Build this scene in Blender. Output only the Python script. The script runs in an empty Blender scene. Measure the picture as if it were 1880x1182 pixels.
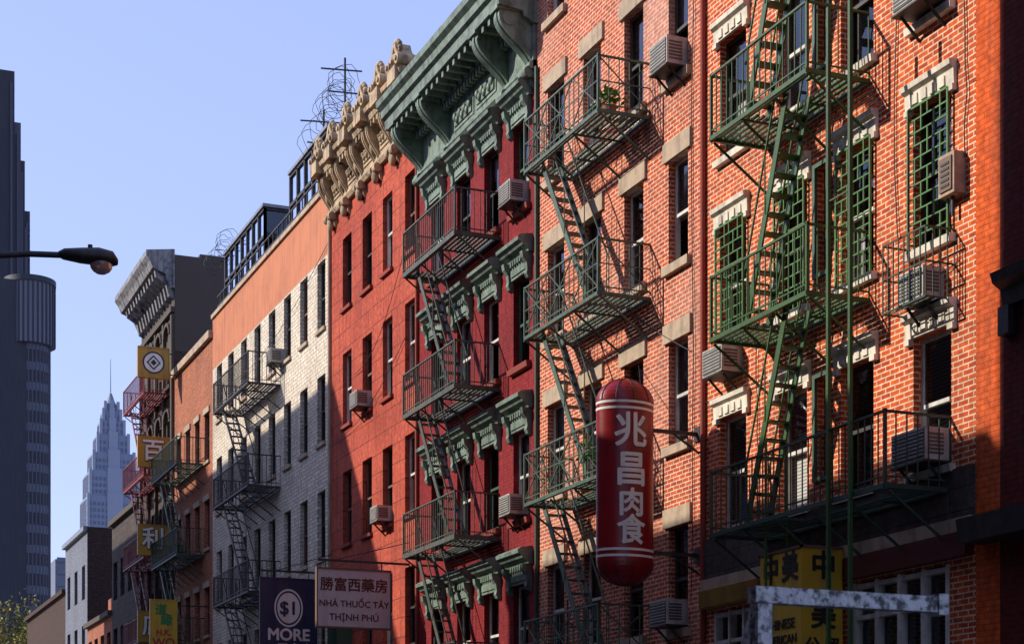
import bpy, bmesh, math, random
from mathutils import Vector, Matrix
random.seed(7)
scene=bpy.context.scene
WX=14.0   # facade plane of the row (x), street runs along +y
# ------------------------------------------------------------------ materials
MATS={}
def _new(name):
    m=bpy.data.materials.new(name); m.use_nodes=True
    nt=m.node_tree; b=nt.nodes['Principled BSDF']
    MATS[name]=m
    return m,nt,b
def N(nt,t,**k):
    n=nt.nodes.new(t)
    for a,v in k.items(): setattr(n,a,v)
    return n
def uvvec(nt):
    tc=N(nt,'ShaderNodeTexCoord'); sp=N(nt,'ShaderNodeSeparateXYZ'); ad=N(nt,'ShaderNodeMath',operation='ADD'); cb=N(nt,'ShaderNodeCombineXYZ')
    L=nt.links.new
    L(tc.outputs['Object'],sp.inputs[0]); L(sp.outputs[0],ad.inputs[0]); L(sp.outputs[1],ad.inputs[1])
    L(ad.outputs[0],cb.inputs[0]); L(sp.outputs[2],cb.inputs[1])
    return tc,cb
def dirt(nt,tc,src,amount,scale,streak=True,dark=(0.12,0.09,0.08,1),r0=.45,r1=.72):
    L=nt.links.new
    n=N(nt,'ShaderNodeTexNoise'); n.inputs['Scale'].default_value=scale; n.inputs['Detail'].default_value=7; n.inputs['Roughness'].default_value=.65
    L(tc.outputs['Object'],n.inputs['Vector'])
    r=N(nt,'ShaderNodeValToRGB'); r.color_ramp.elements[0].position=r0; r.color_ramp.elements[1].position=r1
    L(n.outputs['Fac'],r.inputs[0])
    mu=N(nt,'ShaderNodeMath',operation='MULTIPLY'); L(r.outputs[0],mu.inputs[0]); mu.inputs[1].default_value=amount
    mx=N(nt,'ShaderNodeMixRGB',blend_type='MIX'); L(mu.outputs[0],mx.inputs[0]); L(src,mx.inputs[1]); mx.inputs[2].default_value=dark
    out=mx.outputs[0]
    if streak:
        mp=N(nt,'ShaderNodeMapping'); mp.inputs['Scale'].default_value=(5,5,.35); L(tc.outputs['Object'],mp.inputs[0])
        n2=N(nt,'ShaderNodeTexNoise'); n2.inputs['Scale'].default_value=1.0; n2.inputs['Detail'].default_value=5; L(mp.outputs[0],n2.inputs['Vector'])
        r2=N(nt,'ShaderNodeValToRGB'); r2.color_ramp.elements[0].position=.48; r2.color_ramp.elements[1].position=.75; L(n2.outputs['Fac'],r2.inputs[0])
        m2=N(nt,'ShaderNodeMath',operation='MULTIPLY'); L(r2.outputs[0],m2.inputs[0]); m2.inputs[1].default_value=amount*1.1
        mx2=N(nt,'ShaderNodeMixRGB',blend_type='MIX'); L(m2.outputs[0],mx2.inputs[0]); L(out,mx2.inputs[1]); mx2.inputs[2].default_value=dark
        out=mx2.outputs[0]
    return out,n
def pmat(name,col,rough=.7,amount=.3,scale=3,metal=0,bump=.15,streak=True,dark=(0.1,0.08,0.07,1),r0=.45,r1=.72):
    m,nt,b=_new(name); L=nt.links.new
    tc=N(nt,'ShaderNodeTexCoord'); rgb=N(nt,'ShaderNodeRGB'); rgb.outputs[0].default_value=(*col,1)
    out,n=dirt(nt,tc,rgb.outputs[0],amount,scale,streak,dark,r0,r1)
    L(out,b.inputs['Base Color']); b.inputs['Roughness'].default_value=rough; b.inputs['Metallic'].default_value=metal
    if bump:
        n3=N(nt,'ShaderNodeTexNoise'); n3.inputs['Scale'].default_value=25; n3.inputs['Detail'].default_value=6; L(tc.outputs['Object'],n3.inputs['Vector'])
        bp=N(nt,'ShaderNodeBump'); bp.inputs['Strength'].default_value=bump; bp.inputs['Distance'].default_value=.02
        L(n3.outputs['Fac'],bp.inputs['Height']); L(bp.outputs[0],b.inputs['Normal'])
    return m
def brick(name,c1,c2,mo,bw=.215,rh=.075,ms=.011,amount=.3,scale=.6,bias=0,bump=.5,dark=(0.09,0.05,0.045,1),rough=.85,eff=0):
    m,nt,b=_new(name); L=nt.links.new
    tc,cb=uvvec(nt)
    br=N(nt,'ShaderNodeTexBrick'); br.offset=.5
    br.inputs['Scale'].default_value=1; br.inputs['Brick Width'].default_value=bw; br.inputs['Row Height'].default_value=rh
    br.inputs['Mortar Size'].default_value=ms; br.inputs['Mortar Smooth'].default_value=.25; br.inputs['Bias'].default_value=bias
    br.inputs['Color1'].default_value=(*c1,1); br.inputs['Color2'].default_value=(*c2,1); br.inputs['Mortar'].default_value=(*mo,1)
    nz=N(nt,'ShaderNodeTexNoise'); nz.inputs['Scale'].default_value=2.5; L(tc.outputs['Object'],nz.inputs['Vector'])
    vm=N(nt,'ShaderNodeVectorMath',operation='SCALE'); vm.inputs['Scale'].default_value=.018; L(nz.outputs['Color'],vm.inputs[0])
    va=N(nt,'ShaderNodeVectorMath',operation='ADD'); L(cb.outputs[0],va.inputs[0]); L(vm.outputs[0],va.inputs[1])
    L(va.outputs[0],br.inputs['Vector'])
    src=br.outputs['Color']
    if eff:
        ne=N(nt,'ShaderNodeTexNoise'); ne.inputs['Scale'].default_value=.35; ne.inputs['Detail'].default_value=8; L(tc.outputs['Object'],ne.inputs['Vector'])
        re=N(nt,'ShaderNodeValToRGB'); re.color_ramp.elements[0].position=.5; re.color_ramp.elements[1].position=.72; L(ne.outputs['Fac'],re.inputs[0])
        me=N(nt,'ShaderNodeMath',operation='MULTIPLY'); L(re.outputs[0],me.inputs[0]); me.inputs[1].default_value=eff
        mxe=N(nt,'ShaderNodeMixRGB'); L(me.outputs[0],mxe.inputs[0]); L(src,mxe.inputs[1]); mxe.inputs[2].default_value=(.62,.38,.30,1)
        src=mxe.outputs[0]
    out,n=dirt(nt,tc,src,amount,scale,True,dark)
    n4=N(nt,'ShaderNodeTexNoise'); n4.inputs['Scale'].default_value=9; n4.inputs['Detail'].default_value=5; L(tc.outputs['Object'],n4.inputs['Vector'])
    hs=N(nt,'ShaderNodeHueSaturation'); mr=N(nt,'ShaderNodeMapRange'); mr.inputs['From Min'].default_value=.25; mr.inputs['From Max'].default_value=.75; mr.inputs['To Min'].default_value=.6; mr.inputs['To Max'].default_value=1.35
    L(n4.outputs['Fac'],mr.inputs['Value']); L(mr.outputs[0],hs.inputs['Value']); L(out,hs.inputs['Color'])
    L(hs.outputs[0],b.inputs['Base Color']); b.inputs['Roughness'].default_value=rough; b.inputs['Specular IOR Level'].default_value=.2
    inv=N(nt,'ShaderNodeMath',operation='SUBTRACT'); inv.inputs[0].default_value=1; L(br.outputs['Fac'],inv.inputs[1])
    ad=N(nt,'ShaderNodeMath',operation='MULTIPLY_ADD'); L(n4.outputs['Fac'],ad.inputs[0]); ad.inputs[1].default_value=.6; L(inv.outputs[0],ad.inputs[2])
    bp=N(nt,'ShaderNodeBump'); bp.inputs['Strength'].default_value=bump; bp.inputs['Distance'].default_value=.012
    L(ad.outputs[0],bp.inputs['Height']); L(bp.outputs[0],b.inputs['Normal'])
    return m
brick('brick_orange',(.72,.120,.022),(.46,.056,.013),(.80,.56,.38),amount=.22,ms=.0115)
brick('brick_pink',(.64,.115,.034),(.42,.060,.021),(.76,.54,.39),amount=.25,eff=.45,ms=.0115)
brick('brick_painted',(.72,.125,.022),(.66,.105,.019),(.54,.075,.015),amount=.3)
brick('brick_painted_shaded',(.15,.018,.014),(.12,.015,.012),(.10,.012,.010),amount=.4)  # shaded copy of the painted brick, cast shadow put into the colour
brick('brick_far',(.50,.115,.04),(.34,.065,.025),(.44,.30,.20),amount=.3)
brick('brick_crimson',(.27,.022,.024),(.25,.019,.021),(.20,.015,.017),amount=.4,bump=.35,dark=(.07,.008,.01,1))
brick('stucco_terracotta',(.52,.098,.052),(.47,.083,.044),(.15,.028,.02),bw=1.25,rh=.48,ms=.012,amount=.55,bump=.3,dark=(.19,.03,.025,1))
brick('brick_white',(.82,.72,.56),(.70,.60,.46),(.36,.30,.25),amount=.45,dark=(.30,.22,.18,1),rh=.11,bw=.32)
brick('brick_grey',(.24,.26,.31),(.20,.22,.27),(.15,.16,.19),amount=.3)
brick('brick_dark',(.07,.04,.032),(.05,.03,.024),(.08,.06,.055),amount=.4)
brick('brick_brown',(.09,.05,.035),(.065,.038,.026),(.06,.042,.032),amount=.4)
brick('stone_dark',(.10,.083,.07),(.07,.058,.05),(.035,.03,.028),bw=.9,rh=.3,amount=.4)
pmat('stucco_salmon',(.58,.205,.095),.9,.5,1.2,dark=(.3,.1,.06,1))
pmat('side_tan',(.09,.07,.055),.9,.4,.8)
pmat('lintel_white',(.82,.74,.60),.8,.5,4,dark=(.2,.15,.12,1))
pmat('lintel_tan',(.50,.37,.25),.85,.5,4)
pmat('sill_red',(.30,.04,.022),.8,.3,4)
pmat('green_trim',(.195,.26,.20),.6,.75,4,dark=(.022,.032,.025,1),bump=.3)
pmat('green_iron',(.025,.06,.035),.55,.35,9,dark=(.02,.015,.01,1))
pmat('green_bright',(.035,.105,.016),.45,.5,9,dark=(.018,.018,.008,1))
pmat('green_guard',(.075,.21,.04),.45,.4,9,dark=(.03,.03,.012,1))
pmat('green_pale',(.075,.13,.088),.5,.6,9,dark=(.022,.018,.01,1))
pmat('green_bronze',(.09,.105,.075),.5,.7,9,dark=(.022,.018,.013,1))
pmat('iron_dark',(.02,.018,.018),.55,.3,9)
pmat('iron_red',(.28,.03,.03),.55,.3,9)
pmat('cornice_beige',(.55,.40,.24),.85,.85,4,dark=(.07,.05,.035,1),bump=.5)
pmat('cornice_dark',(.30,.285,.28),.8,1.0,4,dark=(.025,.025,.025,1),bump=.3)
pmat('roof_tar',(.06,.055,.055),.9,.3,2)
pmat('frame_white',(.70,.67,.60),.6,.4,6)
pmat('frame_dark',(.04,.036,.032),.5,.3,6)
pmat('frame_green',(.04,.10,.05),.5,.3,6)
pmat('frame_brown',(.17,.09,.055),.6,.3,6)
pmat('ac_white',(.52,.49,.43),.5,.6,7,dark=(.18,.14,.10,1))
pmat('ac_grille',(.08,.08,.08),.6,.3,7)
pmat('metal_grey',(.24,.25,.27),.45,.3,4,metal=.4)
pmat('sign_yellow',(.66,.38,.015),.5,.3,3)
pmat('sign_gold',(.50,.27,.015),.5,.35,4)
pmat('sign_black',(.015,.012,.012),.5,0,4,streak=False,bump=0)
pmat('sign_white',(.62,.55,.52),.5,.35,2,dark=(.38,.26,.25,1))
pmat('sign_cream',(.82,.76,.66),.5,.15,2)
pmat('sign_maroon',(.11,.010,.010),.5,.1,3)
pmat('sign_blue',(.006,.011,.06),.5,.2,3)
pmat('sign_green',(.05,.22,.05),.5,.1,3)
pmat('sign_bright_red',(.5,.02,.02),.5,.1,3)
pmat('vinyl_red',(.30,.003,.006),.36,.5,2.5,bump=.08,dark=(.08,.001,.003,1))
pmat('lattice_wood',(.46,.25,.04),.7,.4,5)
pmat('rubber',(.02,.02,.02),.6,.1,4)
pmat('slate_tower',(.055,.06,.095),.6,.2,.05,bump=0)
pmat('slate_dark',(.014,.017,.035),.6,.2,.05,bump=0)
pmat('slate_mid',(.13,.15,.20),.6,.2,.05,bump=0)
pmat('limestone_haze',(.22,.26,.36),.8,.1,.05,bump=0)  # both limestone tones have distance haze mixed into the colour
pmat('limestone_haze_pale',(.29,.33,.43),.8,.1,.05,bump=0)
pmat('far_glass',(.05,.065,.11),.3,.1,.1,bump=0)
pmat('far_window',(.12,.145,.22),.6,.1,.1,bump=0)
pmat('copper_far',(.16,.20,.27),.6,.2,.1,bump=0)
pmat('weathered_paint',(.60,.58,.57),.6,.95,26,dark=(.03,.03,.035,1),bump=.5,streak=False,r0=.47,r1=.6)
pmat('asphalt',(.05,.05,.052),.9,.3,2)
pmat('concrete',(.28,.26,.24),.9,.35,1.5)
pmat('ground_dirt',(.16,.14,.12),.95,.3,.2)
pmat('paint_line',(.7,.6,.2),.7,.4,3)
pmat('bark',(.09,.065,.045),.9,.4,4)
pmat('leaf_a',(.30,.25,.03),.7,.2,5,bump=0,streak=False)
pmat('leaf_b',(.09,.11,.02),.7,.2,5,bump=0,streak=False)
pmat('leaf_plant',(.08,.26,.03),.6,.2,5,bump=0,streak=False)
pmat('terracotta_pot',(.35,.12,.06),.8,.2,5)
m,nt,b=_new('window_glass'); L=nt.links.new
out=nt.nodes['Material Output']; tr=N(nt,'ShaderNodeBsdfTransparent'); tr.inputs[0].default_value=(.62,.66,.68,1)
gl=N(nt,'ShaderNodeBsdfGlossy'); gl.inputs['Roughness'].default_value=.03; gl.inputs['Color'].default_value=(.8,.88,1,1)
fr=N(nt,'ShaderNodeFresnel'); fr.inputs['IOR'].default_value=1.75
tc=N(nt,'ShaderNodeTexCoord'); nz=N(nt,'ShaderNodeTexNoise'); nz.inputs['Scale'].default_value=1.3; L(tc.outputs['Object'],nz.inputs['Vector'])
bp=N(nt,'ShaderNodeBump'); bp.inputs['Strength'].default_value=.12; bp.inputs['Distance'].default_value=.08; L(nz.outputs['Fac'],bp.inputs['Height']); L(bp.outputs[0],gl.inputs['Normal'])
mx=N(nt,'ShaderNodeMixShader'); L(fr.outputs[0],mx.inputs[0]); L(tr.outputs[0],mx.inputs[1]); L(gl.outputs[0],mx.inputs[2]); L(mx.outputs[0],out.inputs['Surface'])
def stripes(name,c1,c2,axis,scale):
    m,nt,b=_new(name); L=nt.links.new
    tc=N(nt,'ShaderNodeTexCoord'); w=N(nt,'ShaderNodeTexWave'); w.wave_type='BANDS'; w.bands_direction=axis; w.inputs['Scale'].default_value=scale; w.inputs['Distortion'].default_value=.6
    L(tc.outputs['Object'],w.inputs['Vector']); mx=N(nt,'ShaderNodeMixRGB'); L(w.outputs['Fac'],mx.inputs[0]); mx.inputs[1].default_value=(*c1,1); mx.inputs[2].default_value=(*c2,1)
    L(mx.outputs[0],b.inputs['Base Color']); b.inputs['Roughness'].default_value=.9
stripes('blind',(.62,.60,.55),(.25,.24,.22),'Z',6)
stripes('curtain',(.48,.46,.44),(.22,.20,.19),'Y',4)
stripes('curtain_dark',(.12,.09,.08),(.05,.04,.035),'Y',4)
m,nt,b=_new('lamp_lens'); b.inputs['Base Color'].default_value=(.6,.36,.28,1); b.inputs['Roughness'].default_value=.15; b.inputs['Transmission Weight'].default_value=.4
# ------------------------------------------------------------------ mesh builder
class GB:
    def __init__(s): s.v=[]; s.f=[]; s.m=[]; s.names=[]; s.sm=[]
    def mi(s,n):
        if n not in s.names: s.names.append(n)
        return s.names.index(n)
    def poly(s,pts,mat,smooth=False):
        i=len(s.v); s.v+= [tuple(p) for p in pts]; s.f.append(tuple(range(i,i+len(pts)))); s.m.append(s.mi(mat)); s.sm.append(smooth)
    def mesh(s,vs,fs,mat,smooth=False):
        i=len(s.v); s.v+=[tuple(p) for p in vs]; k=s.mi(mat)
        for f in fs: s.f.append(tuple(a+i for a in f)); s.m.append(k); s.sm.append(smooth)
    def box(s,x0,x1,y0,y1,z0,z1,mat):
        vs=[(x,y,z) for x in (x0,x1) for y in (y0,y1) for z in (z0,z1)]
        s.mesh(vs,[(0,1,3,2),(4,6,7,5),(0,4,5,1),(2,3,7,6),(0,2,6,4),(1,5,7,3)],mat)
    def fb(s,o0,o1,t0,t1,h0,h1,mat): s.box(WX-o1,WX-o0,t0,t1,h0,h1,mat)
    def beam(s,p,q,w,h,mat,up=(0,0,1)):
        p=Vector(p);q=Vector(q);d=(q-p)
        if d.length<1e-6: return
        d.normalize(); u=Vector(up)
        if abs(d.dot(u))>.98: u=Vector((0,1,0))
        a=d.cross(u).normalized(); b2=a.cross(d).normalized()
        vs=[]
        for c in (p,q):
            for i,j in ((-1,-1),(1,-1),(1,1),(-1,1)): vs.append(c+a*(i*w/2)+b2*(j*h/2))
        s.mesh(vs,[(3,2,1,0),(4,5,6,7),(0,1,5,4),(1,2,6,5),(2,3,7,6),(3,0,4,7)],mat)
    def F(s,o,t,h): return Vector((WX-o,t,h))
    def fbeam(s,a,b,w,h,mat,up=(0,0,1)): s.beam(s.F(*a),s.F(*b),w,h,mat,up)
    def cyl(s,p,q,r,mat,n=12,r2=None,cap=True):
        p=Vector(p);q=Vector(q);d=(q-p).normalized(); u=Vector((0,0,1))
        if abs(d.dot(u))>.98: u=Vector((0,1,0))
        a=d.cross(u).normalized(); b2=a.cross(d).normalized(); r2=r if r2 is None else r2
        vs=[]
        for c,rr in ((p,r),(q,r2)):
            for i in range(n):
                an=2*math.pi*i/n; vs.append(c+a*(rr*math.cos(an))+b2*(rr*math.sin(an)))
        s.mesh(vs,[(i,(i+1)%n,n+(i+1)%n,n+i) for i in range(n)],mat,True)
        if cap: s.poly(vs[:n][::-1],mat); s.poly(vs[n:],mat)
    def prof(s,pts,t0,t1,mat):   # profile (o,h) extruded along the street
        n=len(pts); a=[s.F(o,t0,h) for o,h in pts]; b2=[s.F(o,t1,h) for o,h in pts]
        s.mesh(a+b2,[(i,(i+1)%n,n+(i+1)%n,n+i) for i in range(n)],mat)
        s.poly(a[::-1],mat); s.poly(b2,mat)
    def sphere(s,c,rx,ry,rz,mat,n=10,m2=6):
        vs=[];fs=[]
        for j in range(m2+1):
            ph=math.pi*j/m2
            for i in range(n):
                th=2*math.pi*i/n; vs.append((c[0]+rx*math.sin(ph)*math.cos(th),c[1]+ry*math.sin(ph)*math.sin(th),c[2]+rz*math.cos(ph)))
        for j in range(m2):
            for i in range(n): fs.append((j*n+i,j*n+(i+1)%n,(j+1)*n+(i+1)%n,(j+1)*n+i))
        s.mesh(vs,fs,mat,True)
    def obj(s,name,parent=None):
        me=bpy.data.meshes.new(name); me.from_pydata(s.v,[],s.f)
        for n in s.names: me.materials.append(MATS[n])
        me.polygons.foreach_set('material_index',s.m); me.polygons.foreach_set('use_smooth',s.sm); me.update()
        o=bpy.data.objects.new(name,me); scene.collection.objects.link(o)
        if parent: adopt(o,parent)
        return o
def adopt(o,parent):
    o.parent=parent; o.matrix_parent_inverse=Matrix.Translation(-Vector(parent.location))
def empty(name,loc=(0,0,0)):
    e=bpy.data.objects.new(name,None); e.location=loc; e.empty_display_size=.3; scene.collection.objects.link(e); return e
def text(parent,body,loc,size,mat,facing='near',bold=0.0,ext=.004,name='lettering',sx=1.0):
    offs=[(0,0)] if not bold else [(0,0),(bold,0),(-bold,0),(0,bold),(0,-bold),(bold*.7,bold*.7),(-bold*.7,-bold*.7),(bold*.7,-bold*.7),(-bold*.7,bold*.7)]
    for k,(a,b) in enumerate(offs):
        c=bpy.data.curves.new(name,'FONT'); c.body=body; c.size=size; c.align_x='CENTER'; c.align_y='CENTER'; c.extrude=ext
        c.materials.append(MATS[mat]); o=bpy.data.objects.new(name,c); scene.collection.objects.link(o)
        d=k*.0004
        if facing=='near': o.location=(loc[0]+a,loc[1]-d,loc[2]+b); o.rotation_euler=(math.pi/2,0,0)
        else: o.location=(loc[0]-d,loc[1]-a,loc[2]+b); o.rotation_euler=(math.pi/2,0,-math.pi/2)
        o.scale=(sx,1,1)
        if parent: adopt(o,parent)
    return o
# ------------------------------------------------------------------ building pieces
def wall(g,t0,t1,h0,h1,wins,mat,band=None,rev=.22):
    ts=sorted({t0,t1,*[w[0] for w in wins],*[w[1] for w in wins]}); hs={h0,h1,*[w[2] for w in wins],*[w[3] for w in wins]}
    if band: hs|={band[0]}
    hs=sorted(hs)
    for i in range(len(ts)-1):
        for j in range(len(hs)-1):
            ct=(ts[i]+ts[i+1])/2; ch=(hs[j]+hs[j+1])/2
            if any(w[0]<ct<w[1] and w[2]<ch<w[3] for w in wins): continue
            mm=band[1] if band and ch>band[0] else mat
            g.poly([g.F(0,ts[i],hs[j]),g.F(0,ts[i],hs[j+1]),g.F(0,ts[i+1],hs[j+1]),g.F(0,ts[i+1],hs[j])],mm)
    for a,b,c,d in [w[:4] for w in wins]:
        g.poly([g.F(0,a,c),g.F(-rev,a,c),g.F(-rev,a,d),g.F(0,a,d)],mat)
        g.poly([g.F(0,b,c),g.F(0,b,d),g.F(-rev,b,d),g.F(-rev,b,c)],mat)
        g.poly([g.F(0,a,d),g.F(-rev,a,d),g.F(-rev,b,d),g.F(0,b,d)],mat)
        g.poly([g.F(0,a,c),g.F(0,b,c),g.F(-rev,b,c),g.F(-rev,a,c)],mat)
def shell(g,t0,t1,h1,depth,mat,roof='roof_tar'):
    X0,X1=WX,WX+depth; e=.004
    g.poly([(X0,t0+e,0),(X1,t0+e,0),(X1,t0+e,h1),(X0,t0+e,h1)],mat)
    g.poly([(X0,t1-e,0),(X0,t1-e,h1),(X1,t1-e,h1),(X1,t1-e,0)],mat)
    g.poly([(X1,t0,0),(X1,t1,0),(X1,t1,h1),(X1,t0,h1)],mat)
    g.poly([(X0,t0+e,h1-.3),(X1,t0+e,h1-.3),(X1,t1-e,h1-.3),(X0,t1-e,h1-.3)],roof)
    g.box(X0+.003,X0+.28,t0+.006,t1-.006,h1-.6,h1-.002,mat)
def window(g,t0,t1,h0,h1,fm='frame_dark',curt=.6,grid=False):
    w=.055; e=.003
    g.fb(-.2,-.12,t0+e,t0+w,h0+e,h1-e,fm); g.fb(-.2,-.12,t1-w,t1-e,h0+e,h1-e,fm)
    g.fb(-.2,-.121,t0+w,t1-w,h1-w,h1-e,fm); g.fb(-.2,-.121,t0+w,t1-w,h0+e,h0+w+.02,fm)
    mid=(h0+h1)/2+random.uniform(-.03,.03)
    g.fb(-.19,-.125,t0+w,t1-w,mid-.025,mid+.03,fm)
    op=random.random()<.14
    def q(o,a,b,c,d,m): g.poly([g.F(o,a,c),g.F(o,a,d),g.F(o,b,d),g.F(o,b,c)],m)
    q(-.15,t0+w,t1-w,mid,h1-w,'window_glass')
    if not op: q(-.178,t0+w,t1-w,h0+w,mid,'window_glass')
    r=random.random()
    if r<curt:
        k=random.random()
        if k<.45: q(-.23,t0,t1,h1-(h1-h0)*random.choice([.3,.45,.55,.75,.95]),h1,'blind')
        elif k<.7:
            ww=(t1-t0)*random.uniform(.2,.4); q(-.24,t0,t0+ww,h0,h1,'curtain'); q(-.24,t1-ww,t1,h0,h1,'curtain')
        else: q(-.25,t0,t1,h0,h1,random.choice(['curtain','curtain_dark','curtain_dark']))
def building(name,t0,t1,h1,depth,mat,wins,band=None,sidemat=None):
    root=empty(name,(WX,(t0+t1)/2,0))
    g=GB(); wall(g,t0,t1,0,h1,wins,mat,band); shell(g,t0,t1,h1,depth,sidemat or mat); g.obj('walls',root)
    return root
def scroll(g,t,w,htop,hbot,dep,mat):
    n=18; pts=[(0,htop)]
    for k in range(n+1):
        v=k/n; o=dep*(.52+.48*math.cos(math.pi*min(1,v*1.08)))+.09*dep*math.sin(2*math.pi*v*1.0)+.05
        pts.append((max(.05,o),htop-(htop-hbot)*v))
    pts.append((0,hbot)); g.prof(pts,t-w/2,t+w/2,mat)
    g.prof([(p[0]+.025 if 0<i<len(pts)-1 else 0,p[1]) for i,p in enumerate(pts)],t-w*.16,t+w*.16,mat)
    r=dep*.2
    g.cyl(g.F(dep*.8,t-w/2-.02,htop-r-.02),g.F(dep*.8,t+w/2+.02,htop-r-.02),r,mat,14)
    g.cyl(g.F(.14,t-w/2-.02,hbot+.1),g.F(.14,t+w/2+.02,hbot+.1),.11,mat,14)
    g.prof([(0,hbot),(.1,hbot),(.07,hbot-.14),(0,hbot-.2)],t-w*.3,t+w*.3,mat)
def ac(t,h,w=.62,hh=.42,out=.38,o0=-.05,mat='ac_white'):
    r=empty('air_conditioner',(WX-out/2,t,h)); g=GB()
    g.fb(o0,out,t-w/2,t+w/2,h+.03,h+.03+hh,mat)
    g.fb(out,out+.012,t-w/2+.03,t+w/2-.03,h+.06,h+hh,'ac_grille')
    for k in range(7):
        z=h+.085+k*(hh-.1)/6.5; g.fb(out+.012,out+.02,t-w/2+.03,t+w/2-.03,z,z+.014,mat)
    for k in range(6):
        z=h+.1+k*(hh-.1)/6.5; g.fb(out*.25,out*.9,t-w/2-.006,t-w/2-.001,z,z+.03,'ac_grille')
    g.fbeam((out-.06,t-w/2+.08,h+.02),(0,t-w/2+.08,h-.28),.03,.03,'iron_dark'); g.fbeam((out-.06,t+w/2-.08,h+.02),(0,t+w/2-.08,h-.28),.03,.03,'iron_dark')
    g.fb(0,out+.02,t-w/2-.01,t+w/2+.01,h,h+.025,'iron_dark')
    g.obj('ac_body',r)
def fire_escape(t0,t1,floors,mat,dep=1.0,rail=.95,down='near',xp=False,bal=.13,bottom=None,thin=1.0,longposts=None,botmat=None,fw=.065):
    r=empty('fire_escape',(WX-dep/2,(t0+t1)/2,floors[0])); g=GB()
    fl=sorted(floors,reverse=True); mat0=mat
    for z in fl:
        a,b=t0,t1; mat=mat0
        if bottom and z==fl[-1]: a,b=bottom; mat=botmat or mat0
        for o in (.06,dep): g.fbeam((o,a,z),(o,b,z),.045,fw,mat)
        for t in (a,b): g.fbeam((.0,t,z),(dep+.02,t,z),.045,fw*.95,mat)
        L_=b-a; n=int(dep/.105)
        oa,ob=(a+L_*.12,a+L_*.62) if down=='far' else (b-L_*.62,b-L_*.12)
        for i in range(1,n):
            o=.06+i*(dep-.06)/n
            if .42<o<.88:
                g.fbeam((o,a,z+.02),(o,oa,z+.02),.055,.03,mat); g.fbeam((o,ob,z+.02),(o,b,z+.02),.055,.03,mat)
            else: g.fbeam((o,a,z+.02),(o,b,z+.02),.055,.03,mat)
        k=max(3,int(L_/.9))
        for i in range(k+1):
            t=a+L_*i/k
            if 0<i<k: g.fbeam((0,t,z-.03),(dep,t,z-.03),.03,.03,mat) if not (oa<t<ob) else g.fbeam((0,t,z-.03),(.42,t,z-.03),.03,.03,mat)
            g.fbeam((dep-.05,t,z-.05),(.0,t,z-.72),.03,.03,mat)
        top=z+rail
        def railing(p,q):
            g.fbeam((p[0],p[1],top),(q[0],q[1],top),.04,.03,mat)
            g.fbeam((p[0],p[1],z+.12),(q[0],q[1],z+.12),.02,.02,mat)
            if xp: g.fbeam((p[0],p[1],z+rail*.55),(q[0],q[1],z+rail*.55),.018,.018,mat)
            D=((q[0]-p[0])**2+(q[1]-p[1])**2)**.5; m_=max(1,int(D/bal))
            for i in range(m_+1):
                f=i/m_; o=p[0]+(q[0]-p[0])*f; t=p[1]+(q[1]-p[1])*f
                g.fbeam((o,t,z),(o,t,top),.015*thin,.015*thin,mat)
            if xp:
                s_=max(1,int(round(D/1.0)))
                for i in range(s_):
                    A=[p[j]+(q[j]-p[j])*i/s_ for j in (0,1)]; B=[p[j]+(q[j]-p[j])*(i+1)/s_ for j in (0,1)]
                    g.fbeam((A[0],A[1],z+.1),(B[0],B[1],top),.02,.016,mat); g.fbeam((A[0],A[1],top),(B[0],B[1],z+.1),.02,.016,mat)
        railing((dep,a),(dep,b)); railing((0,a),(dep,a)); railing((0,b),(dep,b))
        for t in (a,b):
            g.fbeam((dep,t,z-.05),(dep,t,top+.03),.04,.04,mat)
    mat=mat0
    for i in range(len(fl)-1):
        zt,zb=fl[i],fl[i+1]; L_=t1-t0
        if down=='near': ta,tb=t1-L_*.14,t0+L_*.22
        else: ta,tb=t0+L_*.30,t1-L_*.28
        for o in (.47,.83):
            g.fbeam((o,ta,zt+.02),(o,tb,zb+.02),.03,.12,mat)
        for o in (.45,.85):
            g.fbeam((o,ta,zt+.85),(o,tb,zb+.85),.024,.024,mat)
            for f in (.05,.5,.95):
                t=ta+(tb-ta)*f; h=zt+(zb-zt)*f; g.fbeam((o,t,h),(o,t,h+.84),.016,.016,mat)
        n=12
        for k in range(1,n):
            f=k/n; t=ta+(tb-ta)*f; h=zt+(zb-zt)*f
            g.fb(.47,.83,t-.09,t+.09,h-.012,h+.012,mat)
    zb=fl[-1]; tt=(t0+t1)/2
    for o in (.5,.85): g.fbeam((o,tt,zb+1.2),(o,tt-.0,max(2.6,zb-3.0)),.03,.03,mat)
    k=zb+1
    while k>max(2.7,zb-2.9): g.fbeam((.5,tt,k),(.85,tt,k),.02,.02,mat); k-=.3
    if longposts:
        for t,za,zb_ in longposts:
            g.fbeam((dep+.04,t,za),(dep+.04,t,zb_),.05,.05,mat)
        (ta,za,zb_),(tb,_,_)=longposts[0],longposts[1]
        z=za+.4
        while z<zb_: g.fbeam((dep+.04,ta,z),(dep+.04,tb,z),.02,.02,mat); z+=3.05
    g.obj('ironwork',r); return r
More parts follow.
